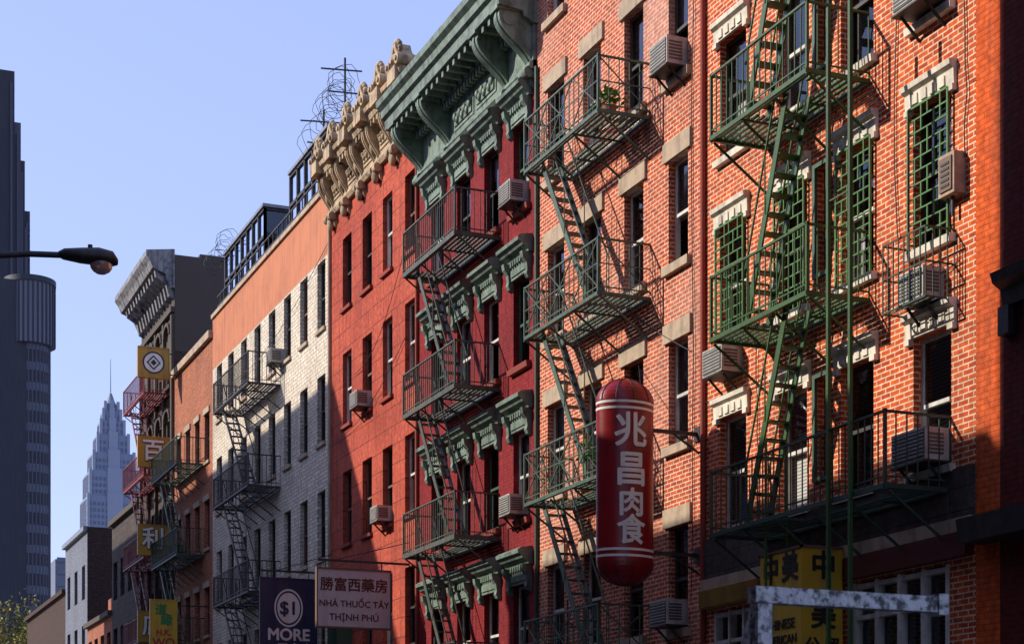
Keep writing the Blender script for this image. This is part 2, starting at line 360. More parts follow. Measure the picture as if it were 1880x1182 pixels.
# ================================================================== BUILDINGS
# ---- A : orange brick tenement
tA=[(18.92,19.75),(20.68,21.5),(22.4,23.2),(24.18,25.02)]
rowsA=[(6.05,7.85),(9.02,10.92),(12.03,13.92),(15.1,16.9)]
wA=[(a,b,c,d) for c,d in rowsA for a,b in tA]
nar=[(21.82,22.12,c+.35,d) for c,d in rowsA]
shopA=[(18.95,21.15,2.6,4.75),(23.75,25.15,2.6,4.75)]
A=building('brick_tenement',18.41,25.52,19.2,14,'brick_orange',wA+nar+shopA)
g=GB()
for i,(a,b,c,d) in enumerate(wA): window(g,a,b,c,d,'frame_white' if i%5 in(0,2,3) else 'frame_dark',.75,False)
for a,b,c,d in nar:
    window(g,a,b,c,d,'frame_green',.5)
    for p,q in ((a-.07,a),(b,b+.07)): g.fb(0,.05,p,q,c-.06,d+.06,'frame_green')
    g.fb(0,.05,a,b,c-.06,c,'frame_green'); g.fb(0,.05,a,b,d,d+.06,'frame_green')
for a,b,c,d in shopA:
    n=4 if b-a>2 else 3
    for k in range(n+1):
        t=a+.03+(b-a-.06)*k/n; g.fb(-.16,.03,t-.028,t+.028,c,d-.003,'frame_white')
    for z in (d-.06,d-.5,d-1.3): g.fb(-.15,.02,a+.003,b-.003,z-.03,z+.03,'frame_white')
    g.poly([g.F(-.1,a,c),g.F(-.1,a,d),g.F(-.1,b,d),g.F(-.1,b,c)],'window_glass')
g.obj('windows',A)
g=GB()
for a,b,c,d in wA:
    g.prof([(0,d+.0),(.05,d+.0),(.06,d+.2),(.12,d+.24),(.13,d+.31),(0,d+.33)],a-.12,b+.12,'lintel_white')
    g.fb(0,.075,a-.12,a-.0,d-.08,d-.001,'lintel_white'); g.fb(0,.075,b+.0,b+.12,d-.08,d-.001,'lintel_white')
    for k in range(4):
        t=a+.02+(b-a-.04)*(k+.5)/4; g.fb(.05,.075,t-.06,t+.06,d+.03,d+.16,'lintel_white')
    g.prof([(-.1,c-.12),(.09,c-.12),(.1,c-.02),(-.1,c)],a-.09,b+.09,'lintel_white')
g.fb(0,.1,18.42,25.5,5.12,5.3,'lintel_tan'); g.fb(0,.05,18.42,25.5,5.3,5.95,'stone_dark')
g.fb(0,.06,18.42,25.5,.0,2.55,'stone_dark')
g.obj('lintels_and_sills',A)
g=GB()
g.fb(0,.16,22.55,25.45,4.82,5.11,'lattice_wood')
t=22.6
while t<25.4: g.cyl(g.F(.17,t,4.83),g.F(.17,t,5.1),.028,'lattice_wood',6); t+=.075
g.fb(0,.14,18.45,21.2,4.80,5.11,'sign_maroon')
g.obj('fascia',A)
for a,b in tA:
    r=empty('window_guard',(WX,a,9)); g=GB(); c,d=9.0,10.9; o=.07; m='green_guard'
    for t in (a-.02,b+.02): g.fbeam((o,t,c),(o,t,d),.03,.03,m)
    for z in (c,d): g.fbeam((o,a-.02,z),(o,b+.02,z),.03,.03,m)
    n=6; mrows=11
    for i in range(1,n): 
        t=a+(b-a)*i/n
        for j in range(mrows):
            if (i+j)%3: g.fbeam((o,t,c+(d-c)*j/mrows),(o,t,c+(d-c)*(j+1)/mrows),.022,.022,m)
    for j in range(1,mrows):
        z=c+(d-c)*j/mrows; g.fbeam((o,a,z),(o,b,z),.02,.02,m)
    for z in (c+.1,d-.1):
        for t in (a,b): g.fbeam((0,t,z),(o,t,z),.02,.02,m)
    g.obj('guard_bars',r)
r=empty('window_cage',(WX,19.3,8.7)); g=GB()
for z in (8.15,8.6,9.05):
    g.fbeam((.45,18.85,z),(.45,19.8,z),.02,.02,'green_iron'); g.fbeam((0,18.85,z),(.45,18.85,z),.02,.02,'green_iron'); g.fbeam((0,19.8,z),(.45,19.8,z),.02,.02,'green_iron')
for k in range(9): 
    t=18.85+.95*k/8; g.fbeam((.45,t,8.15),(.45,t,9.05),.014,.014,'green_iron')
for k in range(4): 
    g.fbeam((.45*k/4,18.85,8.15),(.45*k/4,18.85,9.05),.014,.014,'green_iron'); g.fbeam((.45*k/4,18.85,8.16),(.45*k/4,19.8,8.16),.014,.014,'green_iron')
g.obj('cage_bars',r)
fire_escape(20.8,23.5,[5.7,8.65,11.7,14.75],'green_bright',down='far',bottom=(18.95,23.5),bal=.15,longposts=[(20.2,3.2,12.3),(19.68,3.2,12.3)],botmat='green_iron')
ac(24.6,8.42); ac(19.33,6.06,.75,.42); ac(19.33,12.05,.7); ac(19.35,8.2,.55,.4,.33)
# ---- B : pink-orange brick tenement
tB=[(26.10,26.8),(27.76,28.52),(29.5,30.27),(31.15,31.95)]
rowsB=[(4.6,6.35),(7.72,9.5),(10.8,12.6),(13.95,15.75),(17.1,18.9)]
wB=[(a,b,c,d) for c,d in rowsB for a,b in tB]
B=building('brick_tenement',25.52,32.48,20.2,14,'brick_pink',wB)
g=GB()
for w in wB: window(g,*w,'frame_dark' if random.random()<.6 else 'frame_white',.55)
g.obj('windows',B)
g=GB()
for a,b,c,d in wB:
    g.fb(0,.05,a-.14,b+.14,d,d+.32,'lintel_tan'); g.fb(-.1,.09,a-.12,b+.12,c-.15,c,'lintel_tan')
g.fb(0,.06,25.53,32.47,3.9,4.1,'lintel_tan'); 
g.obj('lintels_and_sills',B)
fire_escape(27.5,30.75,[4.15,7.3,10.45,13.6],'green_pale',down='near',xp=True,bal=.2)
ac(26.45,13.97,.62,.46); ac(26.45,4.62,.6)
# ---- C : crimson painted tenement with green cornice
cC=[33.3,34.95,36.6,38.3]
rowsC=[(4.35,6.15),(7.5,9.3),(10.65,12.45),(13.85,15.6)]
wC=[(c-.42,c+.42,p,q) for p,q in rowsC for c in cC]
C=building('painted_brick_tenement',32.48,39.52,17.7,14,'brick_crimson',wC)
g=GB()
for w in wC: window(g,*w,'frame_green' if random.random()<.3 else random.choice(['frame_dark','frame_white']),.6)
g.obj('windows',C)
g=GB()
for a,b,c,d in wC:
    A0,B0=a-.14,b+.14
    g.fb(0,.06,A0+.02,B0-.02,d,d+.36,'green_trim')
    g.prof([(0,d+.36),(.09,d+.36),(.12,d+.42),(.22,d+.47),(.25,d+.52),(.32,d+.56),(.33,d+.63),(.26,d+.68),(0,d+.72)],A0-.04,B0+.04,'green_trim')
    for t in (A0+.07,B0-.07):
        g.prof([(0,d+.36),(.22,d+.36),(.2,d+.24),(.12,d+.14),(.10,d+.0),(.12,d-.08),(.08,d-.16),(0,d-.2)],t-.065,t+.065,'green_trim')
    for k in range(6):
        t=A0+.2+(B0-A0-.4)*(k+.5)/6; g.fb(.06,.12,t-.03,t+.03,d+.26,d+.36,'green_trim')
    g.fb(.06,.085,a+.05,b-.05,d+.06,d+.2,'green_trim')
    g.prof([(-.1,c-.14),(.1,c-.14),(.12,c-.03),(-.1,c)],a-.1,b+.1,'sill_red')
g.obj('window_hoods',C)
g=GB()
g.fb(0,.08,32.5,39.5,16.42,17.72,'green_trim')
g.prof([(0,16.4),(.1,16.4),(.16,16.46),(.16,16.52),(.08,16.58),(0,16.58)],32.5,39.5,'green_trim')
g.prof([(0,17.3),(.12,17.3),(.18,17.36),(.3,17.4),(.32,17.5),(.84,17.55),(.86,17.75),(.94,17.8),(.96,17.95),(1.06,18.03),(1.08,18.16),(1.0,18.2),(0,18.3)],32.45,39.6,'green_trim')
t=32.7
while t<39.4: g.fb(.18,.30,t,t+.09,17.2,17.33,'green_trim'); t+=.18
t=32.75
while t<39.4: g.fb(.34,.78,t,t+.11,17.40,17.54,'green_trim'); t+=.34
for a,b in ((34.45,35.6),(35.75,36.95)):
    for o_,e in ((.1,0),(.13,.08)): g.fb(.07,o_,a+e,b-e,16.68+e,17.14-e,'green_trim')
    for k in range(7):
        t=a+.16+(b-a-.32)*k/6; g.sphere(g.F(.14,t,16.91+.05*(-1)**k),.05,.08,.1,'green_trim',8,5)
for t in (32.72,33.95,37.4,39.2):
    scroll(g,t,.3,17.52,16.25,.72,'green_trim'); g.fb(0,.85,t-.2,t+.2,17.5,17.62,'green_trim')
g.obj('cornice',C)
fire_escape(34.5,37.8,[4.1,7.25,10.4,13.6],'green_bronze',down='near',bal=.13,fw=.10)
ac(33.3,13.87,.6,.42); ac(33.3,7.52,.55,.4)
# ---- D : terracotta stucco with ornate beige cornice
tD=[(39.82,40.6),(41.55,42.32),(43.2,44.0),(44.95,45.75)]
rowsD=[(2.3,4.2),(5.5,7.4),(8.65,10.6),(11.85,13.8),(15.0,16.9)]
wD=[(a,b,c,d) for c,d in rowsD for a,b in tD]
D=building('stucco_tenement',39.52,46.8,18.3,14,'stucco_terracotta',wD)
g=GB()
for w in wD: window(g,*w,random.choice(['frame_white','frame_white','frame_brown','frame_dark']),.65,)
g.obj('windows',D)
g=GB()
for a,b,c,d in wD: g.prof([(-.1,c-.1),(.08,c-.1),(.09,c-.02),(-.1,c)],a-.06,b+.06,'sill_red')
for a,b in tD[3:]:  # folded green iron shutters
    g.fb(.0,.42,b+.02,b+.05,5.4,7.5,'frame_green'); g.fb(.0,.42,a-.05,a-.02,5.4,7.5,'frame_green')
g.obj('sills',D)
g=GB()
M='cornice_beige'
g.prof([(0,17.75),(.1,17.75),(.16,17.85),(.1,17.95),(.1,18.0),(0,18.0)],39.55,46.78,M)
g.fb(0,.09,39.55,46.78,18.0,18.72,M)
g.prof([(0,18.6),(.14,18.6),(.24,18.72),(.40,18.78),(.44,18.92),(.52,18.96),(.55,19.06),(.48,19.12),(0,19.16)],39.5,46.85,M)
t=39.7
while t<46.7: g.fb(.16,.38,t,t+.1,18.64,18.78,M); t+=.24
for k,t in enumerate((39.85,41.2,42.55,43.9,45.25,46.5)):
    for s_ in (-.17,.17): scroll(g,t+s_,.16,18.72,17.6,.36,M)
    g.sphere(g.F(.18,t,18.3),.10,.11,.22,M); g.sphere(g.F(.12,t,17.55),.10,.15,.2,M)
    g.fb(.0,.62,t-.28,t+.28,18.8,19.14,M)
    for s_ in (-1,1):
        c=t+s_*.33
        g.cyl(g.F(.1,c,19.28),g.F(.60,c,19.28),.13,M,12); g.cyl(g.F(.60,c,19.28),g.F(.64,c,19.28),.06,M,10)
        for j in range(5):
            f=j/5; q=(j+1)/5
            P=lambda f:(.35,t+s_*(.33-.30*f),19.38+.34*f**1.8)
            g.fbeam(P(f),P(q),.4,.1,M)
    for j in range(7):
        a_=math.pi*(.14+.72*j/6); g.fbeam((.42,t,19.42),(.46,t+.30*math.cos(a_),19.42+.38*math.sin(a_)),.09,.07,M)
        g.sphere(g.F(.46,t+.30*math.cos(a_),19.42+.38*math.sin(a_)),.07,.055,.07,M,8,5)
    g.sphere(g.F(.46,t,19.42),.13,.12,.12,M)
for i,t in enumerate((40.52,41.87,43.22,44.57,45.87)):
    for e_ in (0,.09): g.fb(.09,.12+e_*.4,t-.34+e_,t+.34-e_,18.08+e_,18.55-e_,M)
    for j in range(5): g.sphere(g.F(.17,t-.2+.1*j,18.32+.05*(-1)**j),.06,.06,.08,M,8,5)
    g.fb(.2,.42,t-.28,t+.28,19.12,19.24,M)
g.obj('cornice',D)
ac(43.6,11.87,.6,.4); ac(41.9,8.67,.55,.38)
# ---- E : white brick with salmon band
cE=[47.8,49.6,51.4,53.2,55.0,56.8,58.6,60.3]
rowsE=[(2.2,4.0),(5.35,7.25),(8.55,10.45),(11.8,13.7),(15.0,16.9)]
wE=[(c-.4,c+.4,p,q) for p,q in rowsE for c in cE]
E=building('white_brick_tenement',46.8,61.32,18.8,14,'brick_white',wE,band=(16.95,'stucco_salmon'),sidemat='stucco_salmon')
g=GB()
for w in wE: window(g,*w,random.choice(['frame_brown','frame_dark','frame_dark']),.5)
g.obj('windows',E)
g=GB()
for a,b,c,d in wE: g.fb(-.1,.07,a-.05,b+.05,c-.1,c,'lintel_tan')
g.fb(0,.07,46.83,61.3,18.72,18.86,'lintel_tan')
g.obj('sills',E)
g=GB()
def glasshouse(t0,t1,z0,z1,x0,x1):
    g.box(x0+.05,x1,t0+.05,t1-.05,z0,z0+.35,'iron_dark')
    n=max(2,int((t1-t0)/.7))
    for i in range(n+1):
        t=t0+(t1-t0)*i/n; g.beam((x0,t,z0),(x0,t,z1),.09,.09,'iron_dark')
    nx=3
    for i in range(nx+1):
        x=x0+(x1-x0)*i/nx; g.beam((x,t0,z0),(x,t0,z1),.09,.09,'iron_dark')
    for z in (z0+.35,(z0+z1)/2+.2,z1): 
        g.beam((x0,t0,z),(x0,t1,z),.09,.09,'iron_dark'); g.beam((x0,t0,z),(x1,t0,z),.09,.09,'iron_dark')
    g.poly([(x0+.01,t0,z0),(x0+.01,t1,z0),(x0+.01,t1,z1),(x0+.01,t0,z1)],'window_glass')
    g.poly([(x0,t0+.01,z0),(x1,t0+.01,z0),(x1,t0+.01,z1),(x0,t0+.01,z1)],'window_glass')
    g.box(x0+.9,x1,t0+.8,t1-.1,z0,z1,'iron_dark')
    g.box(x0-.1,x1,t0-.1,t1,z1+.04,z1+.14,'metal_grey')
glasshouse(48.2,52.3,18.6,20.8,WX+.35,WX+3)
glasshouse(55.2,60.6,18.6,20.75,WX+.3,WX+3)
for z in (19.15,19.5): g.beam((WX+.15,47,z),(WX+.15,61.2,z),.04,.04,'iron_dark')
t=47
while t<61.2: g.beam((WX+.15,t,18.8),(WX+.15,t,19.5),.035,.035,'iron_dark'); t+=.55
g.obj('roof_penthouse',E)
fire_escape(52.2,56.8,[4.95,8.1,11.3,14.4],'iron_dark',down='near',bal=.14,thin=1.2)
ac(52.0,14.95,.5,.42,.42); ac(49.6,5.4,.8,.5)
# ---- F : orange brick, smaller
cF=[62.2,63.8,65.4,67.0]
rowsF=[(1.8,3.2),(4.6,6.3),(7.7,9.4),(10.8,12.5),(13.9,15.6)]
wF=[(c-.38,c+.38,p,q) for p,q in rowsF for c in cF]
Fb=building('brick_tenement',61.32,67.84,18.3,14,'brick_far',wF)
g=GB()
for w in wF: window(g,*w,'frame_dark',.5)
g.obj('windows',Fb)
g=GB()
for a,b,c,d in wF: g.fb(0,.06,a-.1,b+.1,d,d+.2,'lintel_tan'); g.fb(-.1,.07,a-.05,b+.05,c-.1,c,'lintel_tan')
g.fb(0,.15,61.35,67.8,18.1,18.36,'lintel_tan'); g.obj('lintels',Fb)
fire_escape(62.6,67.2,[4.3,7.4,10.6,13.85],'green_iron',down='near',bal=.14,thin=1.2)
# ---- G : dark building with heavy cornice
rowsG=[(1.8,3.6),(5.2,7.0),(8.4,10.3),(11.6,13.5),(14.8,16.7),(18.0,20.0)]
cG=[68.8,70.4,72.0,73.6]
wG=[(c-.45,c+.45,p,q) for p,q in rowsG for c in cG]
G_=empty('romanesque_building',(WX,71,0))
g=GB(); wall(g,67.84,74.6,0,22.6,wG,'stone_dark'); shell(g,67.84,74.6,19.2,14,'brick_dark')
g.box(WX+.003,WX+2.0,67.845,74.59,19.2,22.9,'side_tan'); g.box(WX+1.0,WX+2.6,67.9,70,22.5,23.05,'side_tan'); g.obj('walls',G_)
g=GB()
for w in wG: window(g,*w,'frame_dark',.4)
g.obj('windows',G_)
g=GB()
for a,b,c,d in wG:
    if c>14:
        n=10; cc=(a+b)/2
        for i in range(n):
            p=math.pi*i/n;q=math.pi*(i+1)/n
            g.fbeam((.08,cc+.55*math.cos(p),d-.05+.45*math.sin(p)),(.08,cc+.55*math.cos(q),d-.05+.45*math.sin(q)),.16,.14,'side_tan')
    g.fb(0,.14,a-.1,b+.1,c-.15,c,'side_tan')
for c in (68.0,69.6,71.2,72.8,74.4): g.fb(0,.12,c-.12,c+.12,4.5,20.6,'side_tan')
g.fb(0,.15,67.86,74.58,20.7,20.9,'side_tan')
K='cornice_dark'
g.prof([(0,21.6),(.15,21.6),(.3,21.9),(.35,22.1),(.85,22.3),(.95,22.55),(1.1,22.75),(1.1,22.95),(0,23.1)],67.8,74.7,K)
t=67.95
while t<74.5: g.prof([(0,22.25),(.75,22.25),(.7,22.0),(.3,21.75),(.2,21.3),(0,21.2)],t,t+.2,K); t+=.55
g.obj('cornice',G_)
fire_escape(68.8,73.2,[4.9,8.1,11.3,14.5,17.7],'iron_red',down='near',bal=.16,thin=1.2)
# ---- small far row
def simple(name,t0,t1,h,mat,rows,cols,side=None,depth=14,trim='lintel_tan'):
    ws=[]
    for k in range(cols):
        c=t0+(t1-t0)*(k+.5)/cols
        for r in rows: ws.append((c-.5,c+.5,r,r+1.7))
    R=building(name,t0,t1,h,depth,mat,ws,sidemat=side)
    g=GB()
    for w in ws: window(g,*w,'frame_dark',.4)
    g.fb(0,.2,t0+.02,t1-.02,h-.2,h+.03,trim); g.obj('windows',R)
    return R
simple('brick_building',74.6,81.8,14.6,'stone_dark',(2,5,8,11),4,trim='side_tan')
simple('low_brick_building',81.8,88.9,10.6,'brick_far',(2,5,8),4,trim='side_tan')
simple('grey_brick_building',88.9,96.2,15.5,'brick_grey',(2,5.5,9,12),3,'brick_dark',trim='metal_grey')
simple('brick_building',96.2,112,13.2,'brick_brown',(2,5.5,8.7),6,'brick_brown',trim='brick_brown')
g=GB(); r=empty('chimney_pipe',(WX+.8,84,15)); g.cyl((WX+.8,84,11),(WX+.8,84,12.2),.28,'metal_grey',12); g.cyl((WX+.8,84,12.2),(WX+.8,84,12.45),.45,'metal_grey',12,r2=.1); g.box(WX+.3,WX+1.5,83.4,84.6,10.4,11.4,'brick_far'); g.obj('flue',r)
# ---- Z : painted brick building at the right edge
Z=empty('painted_brick_building',(WX,12,0)); g=GB()
wall(g,17.93,18.41,0,19,[],'brick_painted'); wall(g,6.0,17.93,0,19,[],'brick_painted_shaded'); shell(g,6.0,18.41,19,14,'brick_painted_shaded'); g.obj('walls',Z)  # darker brick starts at the cast-shadow edge, painting that shade in
g=GB(); M='iron_dark'
g.prof([(0,7.75),(.1,7.75),(.14,7.95),(.26,8.02),(.3,8.14),(0,8.18)],15.0,17.75,M); g.prof([(0,4.9),(.35,4.9),(.4,5.2),(0,5.25)],6.1,18.3,M)
for k in range(6): g.fb(0,.14,15.1+k*.5,15.3+k*.5,7.4,7.75,M)
g.fb(0,.12,17.1,17.35,8.2,19,'brick_painted_shaded')
g.obj('mouldings',Z)
# ---- opposite side of the street (behind and left of the camera)
def opposite(t0,t1,h,mat,depth=13):
    R=empty('brick_building',(-2,(t0+t1)/2,0)); g=GB()
    g.box(-2-depth,-2,t0+.005,t1-.005,0,h,mat)
    t=t0+1.2
    while t<t1-1.2:
        z=4.5
        while z<h-2.4:
            g.box(-2.02,-1.97,t-.5,t+.5,z,z+1.9,'far_glass'); g.box(-2.01,-1.9,t-.6,t+.6,z+1.9,z+2.1,'lintel_tan'); g.box(-2.01,-1.9,t-.6,t+.6,z-.15,z,'lintel_tan')
            z+=3.15
        t+=1.8
    g.box(-2.0,-1.6,t0+.02,t1-.02,h-.5,h-.03,'cornice_beige')
    g.obj('walls',R)
opposite(-20,25.95,31,'brick_brown'); opposite(25.95,42,17.0,'brick_brown'); opposite(42,54.6,15.0,'brick_brown'); opposite(54.6,92,24.0,'brick_brown')
# ================================================================== street
g=GB(); g.poly([(-6000,-6000,-.05),(6000,-6000,-.05),(6000,6000,-.05),(-6000,6000,-.05)],'ground_dirt'); g.obj('ground')
g=GB(); g.box(1,11,-60,400,-.04,0,'asphalt'); g.obj('road')
g=GB(); g.box(11,WX,-60,400,-.04,.13,'concrete'); g.box(10.85,11,-60,400,-.04,.135,'concrete'); g.obj('sidewalk')
g=GB(); g.box(-2,1,-60,400,-.04,.13,'concrete'); g.box(1,1.15,-60,400,-.04,.135,'concrete'); g.obj('sidewalk')
g=GB()
for x in (5.9,6.1): g.box(x-.05,x+.05,-60,400,.002,.005,'paint_line')
g.obj('road_markings')
# ================================================================== signs
tR,xR=25.75,WX-1.35
S=empty('vertical_shop_sign',(xR,tR,6.85)); g=GB(); rx,ry=.49,.34
def ell(z0,z1,sc0,sc1,mat,n=40,ex=0):
    vs=[]
    for z,sc in ((z0,sc0),(z1,sc1)):
        for i in range(n):
            a=2*math.pi*i/n; vs.append((xR+(rx*sc+ex)*math.cos(a),tR+(ry*sc+ex)*math.sin(a),z))
    g.mesh(vs,[(i,(i+1)%n,n+(i+1)%n,n+i) for i in range(n)],mat,True)
ell(5.55,8.15,1,1,'vinyl_red')
for k in range(8):
    a,b=k/8*math.pi/2,(k+1)/8*math.pi/2
    ell(8.15+.38*math.sin(a),8.15+.38*math.sin(b),math.cos(a),max(.02,math.cos(b)),'vinyl_red')
    ell(5.55-.36*math.sin(a),5.55-.36*math.sin(b),math.cos(a),max(.02,math.cos(b)),'vinyl_red')
for z in (8.09,7.99,5.72,5.62): ell(z,z+.04,1,1,'sign_cream',ex=.004)
for k in range(10):
    an=2*math.pi*(k+.5)/10
    for j in range(6):
        a,b=j/6*math.pi/2,(j+1)/6*math.pi/2
        P=lambda q:(xR+rx*math.cos(q)*math.cos(an),tR+ry*math.cos(q)*math.sin(an),8.15+.385*math.sin(q))
        Q=lambda q:(xR+rx*math.cos(q)*math.cos(an),tR+ry*math.cos(q)*math.sin(an),5.55-.365*math.sin(q))
        g.beam(P(a),P(b),.018,.018,'sign_maroon'); g.beam(Q(a),Q(b),.018,.018,'sign_maroon')
for z in (8.15,5.54,7.3,6.5): ell(z,z+.012,1,1,'sign_maroon',ex=.002)
for z in (7.75,5.75):
    g.beam((xR+.3,tR,z),(WX,tR,z),.05,.06,'iron_dark'); g.beam((WX-.5,tR,z),(WX,tR,z-.3),.03,.03,'iron_dark'); g.box(WX-.03,WX+.0,tR-.1,tR+.1,z-.12,z+.12,'iron_dark')
g.beam((xR+.4,tR+.05,7.7),(WX,tR+2.2,9.4),.012,.012,'iron_dark')
g.obj('sign_body',S)
for ch,z,sz in (('兆',7.62,.58),('昌',6.99,.58),('肉',6.46,.47),('食',6.02,.5)):
    o=text(None,ch,(0,0,0),sz,'sign_cream'); bpy.context.view_layer.update(); dg=bpy.context.evaluated_depsgraph_get()
    me=bpy.data.meshes.new_from_object(o.evaluated_get(dg)); bm=bmesh.new(); bm.from_mesh(me)
    for k in range(-12,13):
        bmesh.ops.bisect_plane(bm,geom=bm.verts[:]+bm.edges[:]+bm.faces[:],plane_co=(k*.03,0,0),plane_no=(1,0,0))
    bm.to_mesh(me)
    src=[v.co.copy() for v in bm.verts]; fcs=[[v.index for v in f.verts] for f in bm.faces]; bm.free()
    gg=GB(); bo=.013
    for k,(a,b) in enumerate([(0,0),(bo,0),(-bo,0),(0,bo),(0,-bo),(bo*.7,bo*.7),(-bo*.7,-bo*.7)]):
        vs=[]
        for co in src:
            x=co.x-.04+a; yy=ry*math.sqrt(max(0,1-(x/rx)**2)); vs.append((xR+x,tR-yy-.006-co.z*.5-k*.0005,z+co.y+b))
        gg.mesh(vs,fcs,'sign_cream')
    gg.obj('character',S); bpy.data.objects.remove(o)
def board(name,t,o0,o1,h0,h1,mat,frame,th=.1,arm=True):
    R=empty(name,(WX-(o0+o1)/2,t,(h0+h1)/2)); g=GB(); x0,x1=WX-o1,WX-o0
    g.box(x0,x1,t-th/2,t+th/2,h0,h1,mat)
    for a,b,c,d in ((x0-.03,x1+.03,h1,h1+.04),(x0-.03,x1+.03,h0-.04,h0),(x0-.03,x0,h0,h1),(x1,x1+.03,h0,h1)):
        g.box(a,b,t-th/2-.02,t+th/2+.02,c,d,frame)
    if arm:
        g.beam((x0,t,h1+.22),(WX,t,h1+.22),.05,.05,'iron_dark'); 
        for x in (x0+.2,x1-.2): g.beam((x,t,h1+.04),(x,t,h1+.22),.03,.03,'iron_dark')
        g.beam((x0+.4,t,h1+.22),(WX,t+.0,h1+.75),.02,.02,'iron_dark')
    else:
        for z in (h0+.15,h1-.15): g.beam((x1,t,z),(WX,t,z),.04,.04,'iron_dark')
    g.obj('panel',R); return R,(x0+x1)/2,t-th/2-.004
R,cx,ty=board('pharmacy_sign',40.3,.5,2.3,5.88,7.23,'sign_white','frame_brown')
text(R,'勝富西藥房',(cx,ty,6.86),.34,'sign_maroon',bold=.006)
text(R,'NHÀ THUỐC TÂY',(cx,ty,6.42),.215,'sign_maroon',bold=.003)
text(R,'THỊNH PHÚ',(cx,ty,6.1),.225,'sign_maroon',bold=.003)
R,cx,ty=board('dollar_store_banner',46.8,.45,2.0,4.4,7.8,'sign_blue','sign_blue',.05)
g=GB()
n=40
for k,(ra,rb) in enumerate(((.36,.40),(.0,.32))):
    vs=[]
    for i in range(n):
        a=2*math.pi*i/n; vs.append((cx+ra*math.cos(a),ty,7.02+1.3*ra*math.sin(a)))
    for i in range(n):
        a=2*math.pi*i/n; vs.append((cx+rb*math.cos(a),ty,7.02+1.3*rb*math.sin(a)))
    g.mesh(vs,[(i,(i+1)%n,n+(i+1)%n,n+i) for i in range(n)],'sign_cream')
g.obj('oval',R)
text(R,'$1',(cx,ty-.006,7.0),.5,'sign_blue',bold=.012)
text(R,'MORE',(cx,ty,6.28),.44,'sign_cream',bold=.014)
text(R,'一元多店',(cx,ty,5.88),.34,'sign_cream',bold=.01)
def emblem(R,cx,ty,hc,dk,lt):
    g=GB(); n=28; vs=[]
    for rr in (.36,.42):
        for i in range(n):
            a=2*math.pi*i/n; vs.append((cx+rr*math.cos(a),ty,hc+rr*math.sin(a)))
    g.mesh(vs,[(i,(i+1)%n,n+(i+1)%n,n+i) for i in range(n)],dk)
    g.poly([(cx+.36*math.cos(2*math.pi*i/n),ty+.002,hc+.36*math.sin(2*math.pi*i/n)) for i in range(n)],lt)
    for rr,y,c in ((.27,.003,dk),(.2,.006,lt),(.12,.009,dk)):
        g.poly([(cx+rr*math.cos(math.pi/2*i),ty-y,hc+rr*1.05*math.sin(math.pi/2*i)) for i in range(4)],c)
    g.obj('emblem',R)
def sq(h0,ch,logo=False,wd=1.15,hh=1.1,mat='sign_gold'):
    R,cx,ty=board('square_shop_sign',67.3,.35,.35+wd,h0,h0+hh,mat,'sign_gold',.12,False)
    if logo: emblem(R,cx,ty,h0+hh/2,'sign_black','sign_cream')
    else:
        text(R,ch,(cx,ty,h0+hh/2),.88,'sign_black',bold=.05); text(R,ch,(cx-.01,ty-.012,h0+hh/2+.01),.88,'sign_cream',bold=.018)
sq(17.95,'',True); sq(14.55,'百'); sq(11.2,'利'); sq(7.9,'店')
R,cx,ty=board('yellow_shop_sign',62.0,1.15,2.05,5.0,8.85,'sign_yellow','sign_yellow',.12,False)
text(R,'道',(cx-.1,ty,8.5),.42,'sign_green',bold=.015); text(R,'緣',(cx+.1,ty,8.15),.42,'sign_green',bold=.015)
text(R,'H.K.',(cx,ty,7.72),.3,'sign_bright_red',bold=.01); text(R,'WO',(cx,ty,7.36),.42,'sign_bright_red',bold=.012)
R,cx,ty=board('blue_shop_sign',74.0,1.9,3.1,6.9,8.15,'sign_blue','sign_white',.12,False)
emblem(R,cx,ty,7.55,'sign_cream','sign_blue')
R=empty('shop_box_sign',(WX-.35,21.85,4)); g=GB()
g.fb(.102,.78,21.3,22.42,2.7,5.24,'sign_yellow')
for t in (21.3,22.42): g.fb(.1,.8,t-.02,t+.02,5.24,5.28,'frame_brown')
g.fb(.76,.80,21.28,22.44,5.24,5.28,'frame_brown')
g.obj('box',R)
text(R,'中',(WX-.42,21.295,4.98),.42,'sign_black',bold=.012); text(R,'美',(WX-.42,21.295,4.28),.42,'sign_black',bold=.012); text(R,'公',(WX-.6,21.295,3.85),.26,'sign_black',bold=.008); text(R,'貿',(WX-.28,21.295,3.85),.26,'sign_black',bold=.008)
text(R,'中',(WX-.785,22.12,4.98),.44,'sign_black','out',bold=.014); text(R,'美',(WX-.785,21.6,4.98),.44,'sign_black','out',bold=.014)
text(R,'CHINESE',(WX-.785,21.86,4.2),.2,'sign_black','out',bold=.003); text(R,'AMERICAN',(WX-.785,21.86,3.98),.18,'sign_black','out',bold=.003); text(R,'TRADING',(WX-.785,21.86,3.76),.2,'sign_black','out',bold=.003)
